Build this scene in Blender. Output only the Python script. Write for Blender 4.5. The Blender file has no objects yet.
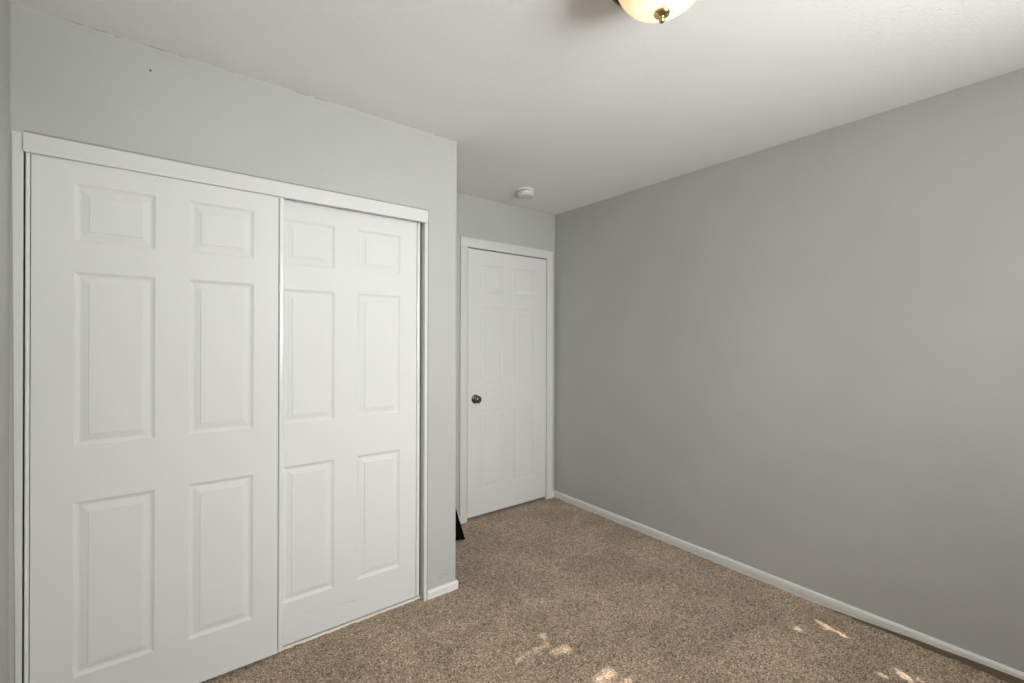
import bpy, bmesh, math, random
from mathutils import Vector, Matrix
import numpy as np
rnd = random.Random(7)
SC = bpy.context.scene
COL = SC.collection
PI = math.pi

# ------------------------------------------------------------------ camera
H_EYE = 1.3596
cam_d = bpy.data.cameras.new('camera')
cam_d.sensor_width = 36.0
cam_d.lens = 36.0 * 452.17 / 1024
cam_d.shift_y = -1.97 / 1024
cam_d.clip_start = 0.02
cam = bpy.data.objects.new('camera', cam_d)
COL.objects.link(cam)
cam.matrix_world = (Matrix.Translation((0, 0, H_EYE)) @ Matrix.Rotation(math.radians(-37.666), 4, 'Z')
                    @ Matrix.Rotation(PI / 2, 4, 'X') @ Matrix.Rotation(math.radians(0.195), 4, 'Z'))
SC.camera = cam

# ------------------------------------------------------------------ world, sun, window light, exposure
world = bpy.data.worlds.new('world')
SC.world = world
world.use_nodes = True
world.node_tree.nodes['Background'].inputs[0].default_value = (0.62, 0.78, 1.0, 1)
world.node_tree.nodes['Background'].inputs[1].default_value = 0.8
SC.view_settings.view_transform = 'Standard'
SC.view_settings.look = 'None'
SC.view_settings.gamma = 1.0
SC.view_settings.use_curve_mapping = False
SC.view_settings.exposure = 0.0


def light(name, kind, loc, direction, energy, color, **kw):
    d = bpy.data.lights.new(name, kind)
    d.energy = energy
    d.color = color
    for k, v in kw.items():
        setattr(d, k, v)
    o = bpy.data.objects.new(name, d)
    COL.objects.link(o)
    o.location = loc
    o.rotation_euler = Vector(direction).to_track_quat('-Z', 'Z').to_euler()
    return o


YW = -1.25                                    # inner face of the window wall
SUN_T = 0.727                                  # tangent of the sun's elevation
SUN_A = 0.24                                  # sun's drift towards +X per metre of +Y
WX0, WX1, WZ0, WZ1 = 0.36, 2.24, 0.95, 2.15   # window opening
light('sun', 'SUN', (1.8, -6, 6), (SUN_A, 1, -SUN_T), 8.0, (1.0, 0.93, 0.84), angle=0.007)
# daylight that the white slats pass on into the room, just inside the blind
light('window_daylight', 'AREA', ((WX0 + WX1) / 2, YW + 0.035, (WZ0 + WZ1) / 2), (0.03, 1, -0.15), 23.5, (0.985, 1.0, 1.005),
      shape='RECTANGLE', size=WX1 - WX0 - 0.1, size_y=WZ1 - WZ0 - 0.08, spread=math.radians(90))
# added fill light at the window, aimed up to brighten the ceiling
light('ceiling_fill', 'AREA', ((WX0 + WX1) / 2 - .2, YW + 0.045, (WZ0 + WZ1) / 2), (-0.3, 1, 1.7), 43.0, (0.985, 1.0, 1.005),
      shape='RECTANGLE', size=WX1 - WX0 - 0.5, size_y=0.7, spread=math.radians(125))

# room planes
XL, XR, YC, YD, XC, ZC = -0.3915, 2.6889, 2.1416, 2.8778, 1.2734, 2.44


# ------------------------------------------------------------------ helpers
def mat(name, color, rough=0.5, metal=0.0, spec=0.5, bump=None, dist=0.002, emit=None, emit_s=0.0, coat=0.0):
    m = bpy.data.materials.new(name)
    m.use_nodes = True
    nt = m.node_tree
    b = nt.nodes['Principled BSDF']
    b.inputs['Base Color'].default_value = (*color, 1)
    b.inputs['Roughness'].default_value = rough
    b.inputs['Metallic'].default_value = metal
    b.inputs['Specular IOR Level'].default_value = spec
    b.inputs['Coat Weight'].default_value = coat
    if emit:
        b.inputs['Emission Color'].default_value = (*emit, 1)
        b.inputs['Emission Strength'].default_value = emit_s
    if bump:
        tc = nt.nodes.new('ShaderNodeTexCoord')
        mp = nt.nodes.new('ShaderNodeMapping')
        scale, stretch, strength = bump
        mp.inputs['Scale'].default_value = stretch
        n = nt.nodes.new('ShaderNodeTexNoise')
        n.inputs['Scale'].default_value = scale
        n.inputs['Detail'].default_value = 4
        bp = nt.nodes.new('ShaderNodeBump')
        bp.inputs['Strength'].default_value = strength
        bp.inputs['Distance'].default_value = dist
        nt.links.new(tc.outputs['Object'], mp.inputs['Vector'])
        nt.links.new(mp.outputs['Vector'], n.inputs['Vector'])
        nt.links.new(n.outputs['Fac'], bp.inputs['Height'])
        nt.links.new(bp.outputs['Normal'], b.inputs['Normal'])
    return m


def wall_mat(name, color):
    """eggshell paint over orange-peel plaster with faint roller mottling"""
    m = mat(name, color, rough=0.42, spec=0.35, bump=(140, (1, 1, 1), 0.16), dist=0.0015)
    nt = m.node_tree
    tc = nt.nodes['Texture Coordinate']
    n = nt.nodes.new('ShaderNodeTexNoise')
    n.inputs['Scale'].default_value = 2.2
    n.inputs['Detail'].default_value = 5
    r = nt.nodes.new('ShaderNodeValToRGB')
    r.color_ramp.elements[0].position = 0.3
    r.color_ramp.elements[0].color = (*[c * 0.97 for c in color], 1)
    r.color_ramp.elements[1].position = 0.7
    r.color_ramp.elements[1].color = (*[c * 1.03 for c in color], 1)
    nt.links.new(tc.outputs['Object'], n.inputs['Vector'])
    nt.links.new(n.outputs['Fac'], r.inputs['Fac'])
    nt.links.new(r.outputs['Color'], nt.nodes['Principled BSDF'].inputs['Base Color'])
    return m


def carpet_mat():
    m = bpy.data.materials.new('brown_carpet')
    m.use_nodes = True
    nt = m.node_tree
    b = nt.nodes['Principled BSDF']
    b.inputs['Roughness'].default_value = 0.95
    b.inputs['Specular IOR Level'].default_value = 0.1
    b.inputs['Sheen Weight'].default_value = 0.25
    b.inputs['Sheen Roughness'].default_value = 0.6
    tc = nt.nodes.new('ShaderNodeTexCoord')

    def noise(scale, detail, dist=0.0, rough=0.5):
        n = nt.nodes.new('ShaderNodeTexNoise')
        n.inputs['Scale'].default_value = scale
        n.inputs['Detail'].default_value = detail
        n.inputs['Distortion'].default_value = dist
        n.inputs['Roughness'].default_value = rough
        nt.links.new(tc.outputs['Object'], n.inputs['Vector'])
        return n

    def ramp(src, stops):
        r = nt.nodes.new('ShaderNodeValToRGB')
        e = r.color_ramp.elements
        e[0].position, e[0].color = stops[0][0], (*stops[0][1], 1)
        e[1].position, e[1].color = stops[-1][0], (*stops[-1][1], 1)
        for p, c in stops[1:-1]:
            q = e.new(p)
            q.color = (*c, 1)
        nt.links.new(src, r.inputs['Fac'])
        return r

    def mul(a, c, f=1.0):
        x = nt.nodes.new('ShaderNodeMix')
        x.data_type = 'RGBA'
        x.blend_type = 'MULTIPLY'
        x.inputs[0].default_value = f
        nt.links.new(a, x.inputs[6])
        nt.links.new(c, x.inputs[7])
        return x.outputs[2]
    fine = ramp(noise(135, 3, 0.3, 0.65).outputs['Fac'],
                [(0.36, (0.07, 0.043, 0.020)), (0.46, (0.37, 0.258, 0.165)), (0.55, (0.50, 0.365, 0.250)), (0.66, (0.86, 0.67, 0.49))])
    tuft = ramp(noise(45, 3, 0.8).outputs['Fac'], [(0.34, (0.66, 0.64, 0.62)), (0.6, (1.08, 1.08, 1.08))])
    brush = ramp(noise(3.2, 5, 1.2).outputs['Fac'], [(0.36, (0.80, 0.79, 0.76)), (0.64, (1.08, 1.08, 1.08))])
    c = mul(mul(fine.outputs['Color'], tuft.outputs['Color']), brush.outputs['Color'])
    nt.links.new(c, b.inputs['Base Color'])
    bp = nt.nodes.new('ShaderNodeBump')
    bp.inputs['Strength'].default_value = 0.8
    bp.inputs['Distance'].default_value = 0.006
    nt.links.new(noise(130, 4, 0.3, 0.7).outputs['Fac'], bp.inputs['Height'])
    nt.links.new(bp.outputs['Normal'], b.inputs['Normal'])
    return m


M = dict(
    wall=wall_mat('grey_wall_paint', (0.515, 0.517, 0.496)),
    ceil=mat('white_ceiling_texture', (0.92, 0.92, 0.90), rough=0.85, spec=0.2, bump=(75, (1, 1, 1), 0.5), dist=0.003),
    door=mat('white_door_paint', (0.755, 0.755, 0.745), rough=0.5, spec=0.3, bump=(60, (1, 1, 0.08), 0.10), dist=0.0008),
    base=mat('white_baseboard_paint', (0.84, 0.83, 0.80), rough=0.4, spec=0.45, bump=(40, (1, 1, 1), 0.05), dist=0.001),
    trim=mat('white_trim_paint', (0.72, 0.72, 0.70), rough=0.4, spec=0.45, bump=(40, (1, 1, 1), 0.05), dist=0.001),
    strip=mat('white_enamel_metal', (0.80, 0.81, 0.80), rough=0.16, spec=0.6),
    tan=mat('dusty_cream_track', (0.84, 0.79, 0.71), rough=0.5),
    wood=mat('bare_brown_wood', (0.20, 0.15, 0.10), rough=0.7, bump=(60, (1, 0.1, 1), 0.3)),
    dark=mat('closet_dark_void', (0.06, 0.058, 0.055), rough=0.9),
    edge_shade=mat('grey_edge_shade', (0.34, 0.34, 0.325), rough=0.8),
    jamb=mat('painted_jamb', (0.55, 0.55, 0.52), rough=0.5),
    scuff=mat('grey_scuff', (0.58, 0.58, 0.57), rough=0.6),
    crack=mat('caulk_crack_dirt', (0.30, 0.30, 0.29), rough=0.9),
    nail=mat('dark_nail_steel', (0.08, 0.08, 0.075), rough=0.6),
    nickel=mat('dark_polished_nickel', (0.17, 0.16, 0.13), rough=0.08, metal=1.0),
    brass=mat('antique_brass', (0.66, 0.52, 0.30), rough=0.2, metal=1.0),
    bronze=mat('dark_bronze_rim', (0.09, 0.06, 0.035), rough=0.35, metal=0.8),
    plastic=mat('aged_white_plastic', (0.74, 0.73, 0.69), rough=0.45),
    vent=mat('grey_plastic_vent', (0.50, 0.50, 0.47), rough=0.6),
    black=mat('black_bristle', (0.003, 0.003, 0.004), rough=0.9, spec=0.1, bump=(200, (1, 1, 0.05), 0.4)),
    blackp=mat('black_plastic', (0.012, 0.012, 0.014), rough=0.4),
    blind=mat('white_blind_slat', (0.80, 0.79, 0.76), rough=0.5),
    carpet=carpet_mat(),
)


def glass_bowl_mat():
    m = mat('warm_frosted_glass', (0.85, 0.70, 0.45), rough=0.18, spec=0.6, coat=0.5)
    nt = m.node_tree
    b = nt.nodes['Principled BSDF']
    # the glass glows amber near the rim and nearly white under the bulbs
    tc = nt.nodes.new('ShaderNodeTexCoord')
    mp = nt.nodes.new('ShaderNodeMapping')
    mp.inputs['Location'].default_value = (-1.106 / .135, -.752 / .135, 0)
    mp.inputs['Scale'].default_value = (1 / .135, 1 / .135, 0)
    g = nt.nodes.new('ShaderNodeTexGradient')
    g.gradient_type = 'SPHERICAL'
    r = nt.nodes.new('ShaderNodeValToRGB')
    r.color_ramp.elements[0].position = 0.12
    r.color_ramp.elements[0].color = (0.60, 0.34, 0.09, 1)
    r.color_ramp.elements[1].position = 0.60
    r.color_ramp.elements[1].color = (1.0, 0.86, 0.60, 1)
    nt.links.new(tc.outputs['Object'], mp.inputs['Vector'])
    nt.links.new(mp.outputs['Vector'], g.inputs['Vector'])
    nt.links.new(g.outputs['Fac'], r.inputs['Fac'])
    nt.links.new(r.outputs['Color'], b.inputs['Emission Color'])
    b.inputs['Emission Strength'].default_value = 1.05
    return m


M['bowl'] = glass_bowl_mat()


def window_glass():
    m = bpy.data.materials.new('clear_window_glass')
    m.use_nodes = True
    nt = m.node_tree
    nt.nodes.clear()
    out = nt.nodes.new('ShaderNodeOutputMaterial')
    mx = nt.nodes.new('ShaderNodeMixShader')
    tr = nt.nodes.new('ShaderNodeBsdfTransparent')
    gl = nt.nodes.new('ShaderNodeBsdfGlossy')
    gl.inputs['Roughness'].default_value = 0.02
    mx.inputs[0].default_value = 0.06
    nt.links.new(tr.outputs[0], mx.inputs[1])
    nt.links.new(gl.outputs[0], mx.inputs[2])
    nt.links.new(mx.outputs[0], out.inputs[0])
    return m


M['glass'] = window_glass()


def box(bm, x0, x1, y0, y1, z0, z1):
    vs = [bm.verts.new(p) for p in ((x0, y0, z0), (x1, y0, z0), (x1, y1, z0), (x0, y1, z0),
                                    (x0, y0, z1), (x1, y0, z1), (x1, y1, z1), (x0, y1, z1))]
    for f in ((0, 3, 2, 1), (4, 5, 6, 7), (0, 1, 5, 4), (1, 2, 6, 5), (2, 3, 7, 6), (3, 0, 4, 7)):
        bm.faces.new([vs[i] for i in f])
    return vs


def lathe(bm, prof, origin=(0, 0, 0), axis='Z', seg=48):
    """prof: list of (radius, height along axis)"""
    o = Vector(origin)
    rings = []
    for r, h in prof:
        ring = []
        if r < 1e-6:
            p = {'Z': (0, 0, h), 'Y': (0, h, 0), 'X': (h, 0, 0)}[axis]
            ring = [bm.verts.new(o + Vector(p))]
        else:
            for i in range(seg):
                a = 2 * PI * i / seg
                ca, sa = r * math.cos(a), r * math.sin(a)
                p = {'Z': (ca, sa, h), 'Y': (ca, h, sa), 'X': (h, ca, sa)}[axis]
                ring.append(bm.verts.new(o + Vector(p)))
        rings.append(ring)
    for a, b in zip(rings, rings[1:]):
        for i in range(seg):
            j = (i + 1) % seg
            q = [a[i % len(a)], a[j % len(a)], b[j % len(b)], b[i % len(b)]]
            u = []
            for v in q:
                if v not in u:
                    u.append(v)
            if len(u) > 2:
                bm.faces.new(u)


def prism(bm, pts, a0, a1, axis):
    """closed outline pts (two coordinates) swept along an axis: 'X' -> pts are (y,z); 'Y' -> (x,z); 'Z' -> (x,y)"""
    def P(p, a):
        return {'X': (a, p[0], p[1]), 'Y': (p[0], a, p[1]), 'Z': (p[0], p[1], a)}[axis]
    A = [bm.verts.new(P(p, a0)) for p in pts]
    B = [bm.verts.new(P(p, a1)) for p in pts]
    n = len(pts)
    for i in range(n):
        bm.faces.new((A[i], A[(i + 1) % n], B[(i + 1) % n], B[i]))
    bm.faces.new(A)
    bm.faces.new(B[::-1])


def obj(name, bm, m, parent=None, smooth=False, bevel=0.0, seg=2, fix=True):
    if fix:
        bmesh.ops.recalc_face_normals(bm, faces=bm.faces)
    me = bpy.data.meshes.new(name)
    bm.to_mesh(me)
    bm.free()
    me.materials.append(m)
    if smooth:
        for p in me.polygons:
            p.use_smooth = True
    o = bpy.data.objects.new(name, me)
    COL.objects.link(o)
    if parent:
        o.parent = parent
        o.matrix_parent_inverse = Matrix.Translation(-Vector(parent.location))
    if bevel:
        b = o.modifiers.new('bevel', 'BEVEL')
        b.width = bevel
        b.segments = seg
        b.limit_method = 'ANGLE'
    return o


def boxes(name, m, lst, parent=None, **kw):
    bm = bmesh.new()
    for b in lst:
        box(bm, *b)
    return obj(name, bm, m, parent, **kw)


def tag(o, label, cat, kind=None, group=None):
    o['label'] = label
    o['category'] = cat
    if kind:
        o['kind'] = kind
    if group:
        o['group'] = group
    return o


def root(name, loc, label, cat, kind=None):
    o = bpy.data.objects.new(name, None)
    o.empty_display_size = 0.05
    COL.objects.link(o)
    o.location = loc
    return tag(o, label, cat, kind)


S = 'structure'

# ------------------------------------------------------------------ floor, ceiling, walls
tag(boxes('ceiling', M['ceil'], [(XL - .12, XR + .12, YW - .2, YD + .2, ZC, ZC + .1)]),
    'white lightly textured ceiling over the whole room', 'ceiling', S)


def make_floor():
    x0, x1, y0, y1 = XL - .05, XR + .0, YW - .05, YD + .08
    nx, ny = 520, 640
    xs = np.linspace(x0, x1, nx)
    ys = np.linspace(y0, y1, ny)
    rs = np.random.RandomState(3)

    def smooth(a, k):
        for _ in range(k):
            a = (a + np.roll(a, 1, 0) + np.roll(a, -1, 0) + np.roll(a, 1, 1) + np.roll(a, -1, 1)) / 5
        return a / a.std()
    z = 0.0011 * smooth(rs.randn(ny, nx), 1) + 0.0007 * smooth(rs.randn(ny, nx), 8)
    z = np.clip(z, -.005, .005) - 0.001
    X, Y = np.meshgrid(xs, ys)
    co = np.stack([X, Y, z], -1).reshape(-1, 3)
    idx = np.arange(nx * ny).reshape(ny, nx)
    f = np.stack([idx[:-1, :-1], idx[:-1, 1:], idx[1:, 1:], idx[1:, :-1]], -1).reshape(-1, 4)
    me = bpy.data.meshes.new('floor')
    me.vertices.add(len(co))
    me.vertices.foreach_set('co', co.ravel())
    me.loops.add(f.size)
    me.loops.foreach_set('vertex_index', f.ravel().astype(np.int32))
    me.polygons.add(len(f))
    me.polygons.foreach_set('loop_start', np.arange(0, f.size, 4, dtype=np.int32))
    me.polygons.foreach_set('use_smooth', np.ones(len(f), bool))
    me.update()
    me.validate()
    me.materials.append(M['carpet'])
    o = bpy.data.objects.new('floor', me)
    COL.objects.link(o)
    return tag(o, 'brown speckled cut pile carpet covering the bedroom floor', 'carpet floor', S)


make_floor()

tag(boxes('wall_right', M['wall'], [(XR, XR + .12, YW - .12, YD + .2, 0, ZC)]),
    'long blank grey wall on the right with white baseboard', 'wall', S)
tag(boxes('wall_left', M['wall'], [(XL - .12, XL, YW - .12, YD + .2, 0, ZC)]),
    'sliver of grey wall at far left beside the closet casing', 'wall', S)
# closet front wall with the closet opening (and its nail and ceiling crack as parts)
OX0, OX1, OZ = -0.3727, 1.0745, 1.985
wc = boxes('wall_closet', M['wall'],
           [(XL, XC - .012, YC, YC + .115, OZ, ZC), (XL, OX0, YC, YC + .115, 0, OZ), (OX1, XC - .012, YC, YC + .115, 0, OZ)])
tag(wc, 'grey wall around the white sliding closet doors', 'wall', S)
bm = bmesh.new()      # rounded corner bead and the wall's return into the door alcove
pts = [(XC - .012, YC)]
pts += [(XC - .012 + .012 * math.sin(a), YC + .012 - .012 * math.cos(a)) for a in [PI / 2 * i / 6 for i in range(1, 7)]]
pts += [(XC, YD), (XC - .115, YD), (XC - .115, YC + .115), (XC - .012, YC + .115)]
prism(bm, pts, 0, ZC, 'Z')
tag(obj('wall_alcove', bm, M['wall']), 'grey return wall turning from the closet into the door alcove', 'wall', S)
# wall holding the hinged door
DX0, DX1, DZ = 1.7955, 2.6010, 2.056
tag(boxes('wall_door', M['wall'], [(XL, DX0, YD, YD + .2, 0, ZC), (DX1, XR, YD, YD + .2, 0, ZC),
                                   (DX0, DX1, YD, YD + .2, DZ, ZC), (DX0, DX1, YD + .085, YD + .2, -.02, DZ)]),
    'grey wall at the end of the room holding the hinged door', 'wall', S)
tag(boxes('wall_window', M['wall'], [(XL, WX0, YW - .12, YW, 0, ZC), (WX1, XR, YW - .12, YW, 0, ZC),
                                     (WX0, WX1, YW - .12, YW, 0, WZ0), (WX0, WX1, YW - .12, YW, WZ1, ZC)]),
    'grey wall behind the viewer with the window', 'wall', S)

# crumbly crack where the closet wall meets the ceiling
bm = bmesh.new()
x = -0.25
while x < 1.22:
    ln = rnd.uniform(.012, .07)
    if rnd.random() < .45:
        hh = rnd.uniform(.0006, .0018)
        zz = ZC - rnd.uniform(.001, .005)
        box(bm, x, x + ln, YC - .0012, YC + .002, zz - hh, zz)
    x += ln + rnd.uniform(.0, .05)
obj('ceiling_crack', bm, M['crack'], wc)
# faint scuff above the baseboard
bm = bmesh.new()
for k in range(5):
    sx = 1.15 + rnd.uniform(0, .06)
    sz = .085 + rnd.uniform(0, .03)
    box(bm, sx, sx + rnd.uniform(.015, .04), YC - .0006, YC + .001, sz, sz + rnd.uniform(.002, .004))
o = obj('scuff_mark', bm, mat('pale_grey_scuff', (.40, .40, .39), rough=.6), wc)
# nail and chipped plaster
bm = bmesh.new()
lathe(bm, [(0, 0), (.0035, 0), (.0035, .003), (.0020, .003), (.0014, .02), (0, .02)], (0, 0, 0), 'Y', 12)
for v in bm.verts:
    v.co = Matrix.Rotation(math.radians(28), 3, 'X') @ v.co + Vector((-.0391, YC - .012, 2.3440))
tag(obj('wall_nail', bm, M['nail']), 'small dark nail stuck in the grey wall high above the closet', 'nail')


# ------------------------------------------------------------------ panel doors
def panel_slab(bm, x0, x1, z0, z1, yf, t, cols, rows):
    """moulded six panel slab, front face at y = yf facing -Y"""
    xs = sorted([x0, x1] + [c for p in cols for c in p])
    zs = sorted([z0, z1] + [c for p in rows for c in p])
    prof = [(0, 0), (.002, .0012), (.008, .0050), (.0135, .0068), (.0165, .0068), (.0345, .0028), (.037, .0026), (.0382, .0003), (.0405, 0)]
    V = {}

    def v(x, y, z):
        k = (round(x, 5), round(y, 5), round(z, 5))
        if k not in V:
            V[k] = bm.verts.new((x, y, z))
        return V[k]
    for i in range(len(xs) - 1):
        for j in range(len(zs) - 1):
            a, b, c, d = xs[i], xs[i + 1], zs[j], zs[j + 1]
            if (a, b) in cols and (c, d) in rows:
                rings = []
                for ins, dep in prof:
                    rings.append([v(a + ins, yf + dep, c + ins), v(b - ins, yf + dep, c + ins),
                                  v(b - ins, yf + dep, d - ins), v(a + ins, yf + dep, d - ins)])
                for r, q in zip(rings, rings[1:]):
                    for k in range(4):
                        bm.faces.new((r[k], r[(k + 1) % 4], q[(k + 1) % 4], q[k]))
                bm.faces.new(rings[-1])
            else:
                bm.faces.new((v(a, yf, c), v(b, yf, c), v(b, yf, d), v(a, yf, d)))
    # sides and back
    bot = [v(q, yf, z0) for q in xs]
    top = [v(q, yf, z1) for q in xs]
    lef = [v(x0, yf, q) for q in zs]
    rig = [v(x1, yf, q) for q in zs]
    B = [bm.verts.new((x0, yf + t, z0)), bm.verts.new((x1, yf + t, z0)), bm.verts.new((x1, yf + t, z1)), bm.verts.new((x0, yf + t, z1))]
    bm.faces.new(bot[::-1] + [B[0], B[1]])
    bm.faces.new(top + [B[2], B[3]])
    bm.faces.new(lef + [B[3], B[0]])
    bm.faces.new(rig[::-1] + [B[1], B[2]])
    bm.faces.new(B)


def closet_door(name, x0, x1, yf, cols, rows, z0, z1, label, strips):
    r = root(name, ((x0 + x1) / 2, yf + .016, z0), label, 'closet door', S)
    bm = bmesh.new()
    sx0 = x0 + .0135
    sx1 = x1 - .0215
    panel_slab(bm, sx0, sx1, z0 + .006, z1, yf, .025, cols, rows)
    obj('slab', bm, M['door'], r)
    # rounded enamelled edge strips
    for a, b in ((x0, sx0 - .0022), (sx1 + .0022, x1)):
        bm = bmesh.new()
        w = b - a
        n = 10
        pts = [(a, yf + .027)]
        for k in range(n + 1):
            u = k / n
            bul = .005 * (1 - (2 * u - 1) ** 4)
            pts.append((a + w * u, yf + .001 - bul))
        pts.append((b, yf + .027))
        prism(bm, pts, z0 + .002, z1, 'Z')
        obj('edge_strip', bm, M['strip'], r, bevel=.0006, seg=1)
    # thin bottom rail under the slab
    boxes('bottom_rail', M['strip'], [(sx0, sx1, yf - .002, yf + .025, z0, z0 + .0055)], r)
    return r


YL, YR = YC + .002, YC + .032


def scaled(v, k):
    return round(H_EYE + (v - H_EYE) * k, 4)


kl, kr = .99628, .99179
rowsL = [(scaled(a, kl), scaled(b, kl)) for a, b in ((.190, .793), (.986, 1.588), (1.692, 1.8935))]
rowsR = [(scaled(a, kr), scaled(b, kr)) for a, b in ((.190, .793), (.982, 1.581), (1.690, 1.890))]
colsL = [(-.2420, -.0225), (.0790, .2985)]
closet_door('door_1', -0.3577, 0.4125, YL, colsL, rowsL, .0145, 1.980,
            'left white six panel sliding closet door, in front of its twin', 0)
colsR = [(.4150, .6335), (.7390, .9575)]
d2 = closet_door('door_2', 0.302, 1.0685, YR, colsR, rowsR, .0170, 1.972,
                 'right white six panel sliding closet door, set behind the left one', 0)
bm = bmesh.new()
for k in range(9):
    a = .50 + k * .034
    box(bm, a, a + .030, YR - .0004, YR + .001, .1285 - .0035 * k + rnd.uniform(-.001, .001), .1305 - .0035 * k)
obj('scuff_mark', bm, M['scuff'], d2)

# closet casing (header and two side boards), jambs, tracks
t1 = root('trim_1', (.36, YC, 0), 'white board casing around the closet opening', 'door casing', S)
HZ0, HZ1 = 1.9650, 2.0265
boxes('header_board', M['trim'], [(-.3605, 1.089, YC - .016, YC + .009, HZ0, HZ1)], t1, bevel=.0012)
bm = bmesh.new()   # the left board runs a little out of plumb
vs = box(bm, -.3872, -.3610, YC - .006, YC + .004, 0, HZ1)
for q in vs:
    if q.co.z < .5 and q.co.x < -.38:
        q.co.x += .013
obj('side_board', bm, M['trim'], t1, bevel=.0012)
boxes('side_board', M['trim'], [(1.0738, 1.0892, YC - .013, YC + .004, 0.0, HZ0 - .0006)], t1, bevel=.0012)
boxes('shadow_line', M['edge_shade'], [(-.3605, 1.1000, YC - .0020, YC + .001, HZ1 + .0002, HZ1 + .0105), (1.0894, 1.1000, YC - .0020, YC + .001, .046, HZ1 + .0002)], t1)  # grey strips painted as the shadow along the header and right board
boxes('jamb', M['jamb'], [(OX1 - .0005, OX1 + .010, YC + .0045, YC + .118, 0, OZ)], t1)
boxes('jamb', M['jamb'], [(OX0 - .008, OX0 + .004, YC + .0045, YC + .118, 0, OZ)], t1)
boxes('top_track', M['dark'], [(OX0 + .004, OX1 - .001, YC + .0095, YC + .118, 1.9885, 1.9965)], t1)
t3 = boxes('trim_2', M['tan'], [(-.36, 1.0735, YC + .029, YC + .034, -.004, .0115), (-.36, 1.0735, YC + .034, YC + .1, -.004, .004)], bevel=.0015)
tag(t3, 'cream floor track under the sliding closet doors', 'door track', S)

# ------------------------------------------------------------------ hinged door and its casing
d3 = root('door_3', (2.2, YD, 0), 'white six panel hinged door closed at the alcove end', 'door', S)
bm = bmesh.new()
yf3 = YD - .002
panel_slab(bm, 1.8045, 2.5870, .022, 2.0405, yf3, .035, [(1.917, 2.131), (2.248, 2.468)],
           [(.216, .818), (1.002, 1.612), (1.715, 1.932)])
obj('slab', bm, M['door'], d3, bevel=.0)
kx, kz = 1.871, .9085
bm = bmesh.new()
lathe(bm, [(0, 0), (.034, 0), (.034, -.003), (.031, -.008), (.022, -.011), (.013, -.013), (.0125, -.018), (0, -.018)], (kx, yf3, kz), 'Y')
obj('rosette', bm, M['nickel'], d3, smooth=True)
bm = bmesh.new()
lathe(bm, [(.0115, -.012), (.0115, -.022), (.017, -.026), (.025, -.031), (.0285, -.038), (.0280, -.045), (.023, -.052), (.013, -.056),
           (.008, -.0565), (.0075, -.0555), (0, -.0555)], (kx, yf3, kz), 'Y')
obj('door_knob', bm, M['nickel'], d3, smooth=True)
for z0, z1 in ((1.738, 1.828), (.975, 1.065), (.195, .285)):
    bm = bmesh.new()
    for k in range(5):
        a = z0 + (z1 - z0) * k / 5
        b = z0 + (z1 - z0) * (k + 1) / 5 - .0015
        lathe(bm, [(0, a), (.0055, a), (.0055, b), (0, b)], (2.5895, YD - .0175, 0), 'Z', 12)
    lathe(bm, [(0, z1), (.004, z1), (.003, z1 + .004), (0, z1 + .005)], (2.5895, YD - .0175, 0), 'Z', 12)
    box(bm, 2.583, 2.5895, YD - .0180, YD - .0055, z0, z1)
    obj('hinge', bm, M['trim'], d3)

t2 = root('trim_3', (2.2, YD, 0), 'white casing framing the hinged door', 'door casing', S)


def casing_bm(x0, x1, z0, z1, inner):     # thin at the inner edge, thicker at the outer one
    bm = bmesh.new()
    y = YD
    if inner == 'R':
        pts = [(x0, y), (x0, y - .014), (x0 + .006, y - .0165), (x0 + .02, y - .0155), (x1 - .02, y - .0125), (x1 - .004, y - .011), (x1, y - .009), (x1, y)]
    else:
        pts = [(x0, y), (x0, y - .009), (x0 + .004, y - .011), (x0 + .02, y - .0125), (x1 - .02, y - .0155), (x1 - .006, y - .0165), (x1, y - .014), (x1, y)]
    prism(bm, pts, z0, z1, 'Z')
    return bm


obj('side_board', casing_bm(1.7335, 1.7978, 0, 2.0495, 'R'), M['trim'], t2)
obj('side_board', casing_bm(2.5915, 2.6545, 0, 2.0495, 'L'), M['trim'], t2)
bm = bmesh.new()
y = YD
prism(bm, [(y, 2.050), (y - .009, 2.050), (y - .011, 2.054), (y - .0125, 2.07), (y - .0155, 2.10), (y - .0165, 2.113), (y - .014, 2.1185), (y, 2.1185)],
      1.7335, 2.6545, 'X')
obj('header_board', bm, M['trim'], t2)
boxes('jamb', M['trim'], [(DX0 - .008, DX0 + .0040, YD + .0005, YD + .084, 0, DZ - .006), (DX1 - .0105, DX1 + .006, YD + .0005, YD + .084, 0, DZ - .006),
                          (DX0, DX1, YD + .0005, YD + .084, DZ - .0075, DZ + .006)], t2)


# ------------------------------------------------------------------ baseboards
def base_prof(h=.052, d=.013):
    return [(0, -.006), (d - .003, -.006), (d - .003, .020), (d, .0235), (d, h - .009), (d - .004, h - .002), (d - .008, h), (0, h)]


def baseboard(name, axis, pos, sign, a0, a1, label, **kw):
    bm = bmesh.new()
    prism(bm, [(pos + sign * q, z) for q, z in base_prof(**kw)], a0, a1, axis)
    o = obj(name, bm, M['base'])
    return tag(o, label, 'baseboard', S)


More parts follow.
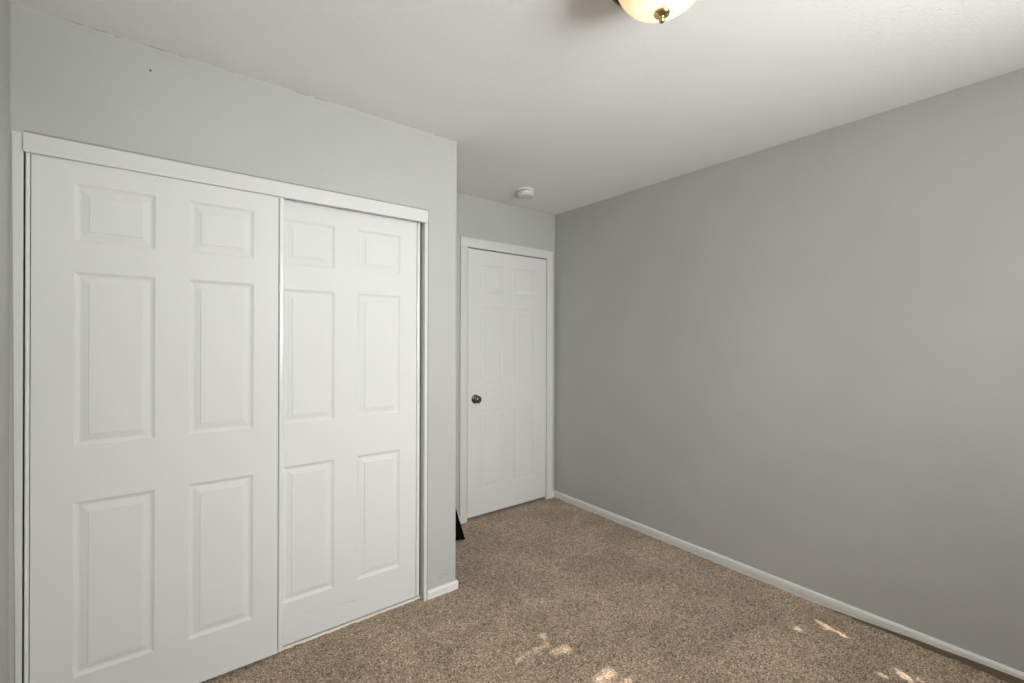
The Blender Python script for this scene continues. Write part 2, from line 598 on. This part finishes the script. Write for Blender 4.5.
br = baseboard('baseboard_right', 'Y', XR, -1, YW, YD - .0002, 'white baseboard along the long right wall', h=.054)
bm = bmesh.new()      # unpainted lower edge that widens towards the viewer
prism(bm, [(-.2, -.004), (.85, -.004), (.85, .0005), (.34, .027), (-.2, .040)], XR - .0108, XR - .0145, 'X')
obj('bare_lower_edge', bm, M['wood'], br)
baseboard('baseboard_closet', 'X', YC, -1, 1.0950, XC + .006, 'short white baseboard piece at the foot of the closet corner', h=.044)
baseboard('baseboard_alcove', 'Y', XC, 1, YC - .0005, YD - .014, 'white baseboard on the alcove return wall', h=.044, d=.006)
baseboard('baseboard_door', 'X', YD, -1, XC + .014, 1.7333, 'white baseboard just left of the hinged door casing', h=.052)
baseboard('baseboard_corner', 'X', YD, -1, 2.6547, XR - .0135, 'tiny white baseboard piece between door casing and room corner', h=.052)
baseboard('baseboard_left', 'Y', XL, 1, YW, YC - .014, 'white baseboard on the left wall', h=.052)

# ------------------------------------------------------------------ window behind the viewer
w = root('window_1', ((WX0 + WX1) / 2, YW - .06, WZ0), 'white framed window with closed horizontal blinds', 'window', S)
e = .0
xm = (WX0 + WX1) / 2
boxes('window_frame', M['strip'], [(WX0, WX0 + .04, YW - .11, YW - .07, WZ0, WZ1), (WX1 - .04, WX1, YW - .11, YW - .07, WZ0, WZ1),
                                   (WX0 + .04, WX1 - .04, YW - .11, YW - .07, WZ0, WZ0 + .04),
                                   (WX0 + .04, WX1 - .04, YW - .11, YW - .07, WZ1 - .02, WZ1)], w)
boxes('pane', M['glass'], [(WX0 + .04, WX1 - .04, YW - .092, YW - .088, WZ0 + .04, WZ1 - .02)], w)
boxes('sill', M['trim'], [(WX0 - .03, WX1 + .03, YW - .07, YW + .02, WZ0 - .02, WZ0)], w, bevel=.003)
# slats: closed, each lapping the next; holes are cut in them to shape the sun patches on the floor
gaps = [  # floor patch: x0, x1, y0, y1 -> height of the opening in the blind plane
    (1.185, 1.375, 1.489, 1.510), (1.145, 1.315, 1.600, 1.622), (1.365, 1.400, 1.530, 1.565),
    (1.335, 1.425, 1.428, 1.450), (1.385, 1.425, 1.400, 1.45), (1.360, 1.470, 1.185, 1.235), (1.340, 1.40, 1.10, 1.135), (1.43, 1.50, 1.13, 1.15),
    (2.490, 2.512, .700, .83), (2.475, 2.50, .775, .80), (2.36, 2.385, .84, .87), (2.395, 2.42, .50, .52), (2.36, 2.40, .44, .50), (2.40, 2.42, .42, .44), (2.31, 2.33, .52, .54)]
YB = YW - .03
pitch = .042
n = int((WZ1 - WZ0) / pitch)
bmx = bmesh.new()
NX = 332
holes = [(a - ((c + d) / 2 - YB) * SUN_A, b - ((c + d) / 2 - YB) * SUN_A, (c - YB) * SUN_T, (d - YB) * SUN_T) for a, b, c, d in gaps]
for k in range(n + 1):
    zc = WZ1 - .01 - k * pitch
    zt, zb = zc, zc - pitch - .005
    if zb < WZ0 + .002:
        break
    zb = max(zb, WZ0 + .002)
    levels = 8
    X = [WX0 + .004 + (WX1 - WX0 - .008) * i / NX for i in range(NX + 1)]
    cuts = {}
    g = []
    for j in range(levels + 1):
        u = j / levels
        g.append([bmx.verts.new((q, YB + .006 - .012 * (u) + .002 * math.sin(PI * u), zt + (zb - zt) * u)) for q in X])
    for j in range(levels):
        for i in range(NX):
            cx = (X[i] + X[i + 1]) / 2
            czm = zt + (zb - zt) * (j + .5) / levels
            if any(a < cx < b and c < czm < d for a, b, c, d in holes):
                continue
            bmx.faces.new((g[j][i], g[j][i + 1], g[j + 1][i + 1], g[j + 1][i]))
o = obj('blind_slats', bmx, M['blind'], w, fix=False)
sol = o.modifiers.new('thickness', 'SOLIDIFY')
sol.thickness = .0012
boxes('head_rail', M['blind'], [(WX0 + .003, WX1 - .003, YB - .028, YB + .022, WZ1 - .028, WZ1 - .001)], w)

# ------------------------------------------------------------------ ceiling light
LX, LY = 1.108, .751
cl = root('ceiling_light', (LX, LY, ZC), 'lit flush ceiling lamp with frosted glass bowl and brass finial', 'ceiling lamp')
bm = bmesh.new()
lathe(bm, [(0, ZC - .0005), (.135, ZC - .0005), (.142, ZC - .006), (.146, ZC - .022), (.157, ZC - .032), (.159, ZC - .044), (.150, ZC - .049), (.12, ZC - .042), (0, ZC - .030)],
      (LX, LY, 0), 'Z', 64)
obj('metal_rim', bm, M['bronze'], cl, smooth=True)
bm = bmesh.new()
zt, zb, R = ZC - .034, 2.285, .134
prof = []
for k in range(25):
    a = PI / 2 * k / 24
    prof.append((R * math.cos(a) ** 0.92 if k < 24 else 0, zt - (zt - zb) * math.sin(a)))
lathe(bm, prof, (LX, LY, 0), 'Z', 64)
obj('glass_bowl', bm, M['bowl'], cl, smooth=True)
bm = bmesh.new()
z = zb - .006
lathe(bm, [(0, z + .008), (.008, z + .008), (.009, z + .003), (.021, z + .003), (.0225, z - .001), (.021, z - .005), (.013, z - .010), (.007, z - .012), (.006, z - .016),
           (.0085, z - .019), (.0085, z - .023), (.005, z - .027), (.0, z - .029)], (LX, LY, 0), 'Z', 32)
obj('finial', bm, M['brass'], cl, smooth=True)

# ------------------------------------------------------------------ smoke detector
sx, sy = 2.076, 2.532
sd = root('smoke_detector', (sx, sy, ZC), 'round white smoke detector on the ceiling near the hinged door', 'smoke detector')
bm = bmesh.new()
lathe(bm, [(0, ZC - .0004), (.068, ZC - .0004), (.069, ZC - .004), (.068, ZC - .011), (.062, ZC - .013), (0, ZC - .013)], (sx, sy, 0), 'Z', 48)
obj('base_plate', bm, M['plastic'], sd, smooth=True)
bm = bmesh.new()
lathe(bm, [(.050, ZC - .012), (.052, ZC - .016), (.060, ZC - .018), (.0625, ZC - .024), (.061, ZC - .032), (.056, ZC - .040), (.048, ZC - .046),
           (.036, ZC - .050), (.018, ZC - .052), (0, ZC - .0525)], (sx, sy, 0), 'Z', 48)
obj('cover', bm, M['plastic'], sd, smooth=True)
bm = bmesh.new()
for k in range(20):
    a = 2 * PI * k / 20
    vs = box(bm, .030, .050, -.0020, .0020, -.0500, -.040)
    for q in vs:
        q.co = Matrix.Rotation(a, 3, 'Z') @ q.co + Vector((sx, sy, ZC))
obj('vent_slots', bm, M['vent'], sd)
bm = bmesh.new()
lathe(bm, [(0, ZC - .0550), (.010, ZC - .0550), (.011, ZC - .053), (.011, ZC - .050)], (sx, sy, 0), 'Z', 24)
obj('test_button', bm, M['plastic'], sd)

# ------------------------------------------------------------------ black broom end behind the closet corner
bx, by = 1.475, 2.650
bo = root('broom', (bx, by, 0), 'black flared broom end standing on the carpet behind the closet corner', 'broom')
bm = bmesh.new()
for k in range(150):
    u = rnd.uniform(-1, 1)
    v_ = rnd.uniform(-1, 1)
    if k < 30:
        u = 1 - .03 * (k % 6)
    top = Vector((bx + .088 * u, by + .014 * v_, .215 + rnd.uniform(0, .01)))
    bot = Vector((bx + .151 * u + rnd.uniform(-.003, .003), by + .028 * v_, rnd.uniform(.001, .012)))
    r0, r1 = .0030, .0040
    a = [bm.verts.new(top + Vector((r0 * math.cos(t), r0 * math.sin(t), 0))) for t in (0, PI / 2, PI, 3 * PI / 2)]
    b = [bm.verts.new(bot + Vector((r1 * math.cos(t), r1 * math.sin(t), 0))) for t in (0, PI / 2, PI, 3 * PI / 2)]
    for i in range(4):
        bm.faces.new((a[i], a[(i + 1) % 4], b[(i + 1) % 4], b[i]))
    bm.faces.new(a)
    bm.faces.new(b[::-1])
# dense inner block of bristles
A = [bm.verts.new((bx + .086 * s_, by + .012 * t_, .222)) for s_, t_ in ((-1, -1), (1, -1), (1, 1), (-1, 1))]
B = [bm.verts.new((bx + .148 * s_, by + .024 * t_, .012)) for s_, t_ in ((-1, -1), (1, -1), (1, 1), (-1, 1))]
for i in range(4):
    bm.faces.new((A[i], A[(i + 1) % 4], B[(i + 1) % 4], B[i]))
bm.faces.new(A)
bm.faces.new(B)
obj('bristles', bm, M['black'], bo)
boxes('head', M['blackp'], [(bx - .085, bx + .085, by - .018, by + .018, .218, .255)], bo, bevel=.006)
bm = bmesh.new()
lathe(bm, [(0, 0), (.016, 0), (.016, .05), (.0115, .07), (.0115, 1.10), (.008, 1.115), (0, 1.118)], (0, 0, 0), 'Z', 20)
ang = math.atan2(.165, 1.1)
for q in bm.verts:
    q.co = Matrix.Rotation(-ang, 3, 'Y') @ q.co + Vector((bx, by, .252))
obj('handle', bm, M['blackp'], bo, smooth=True)
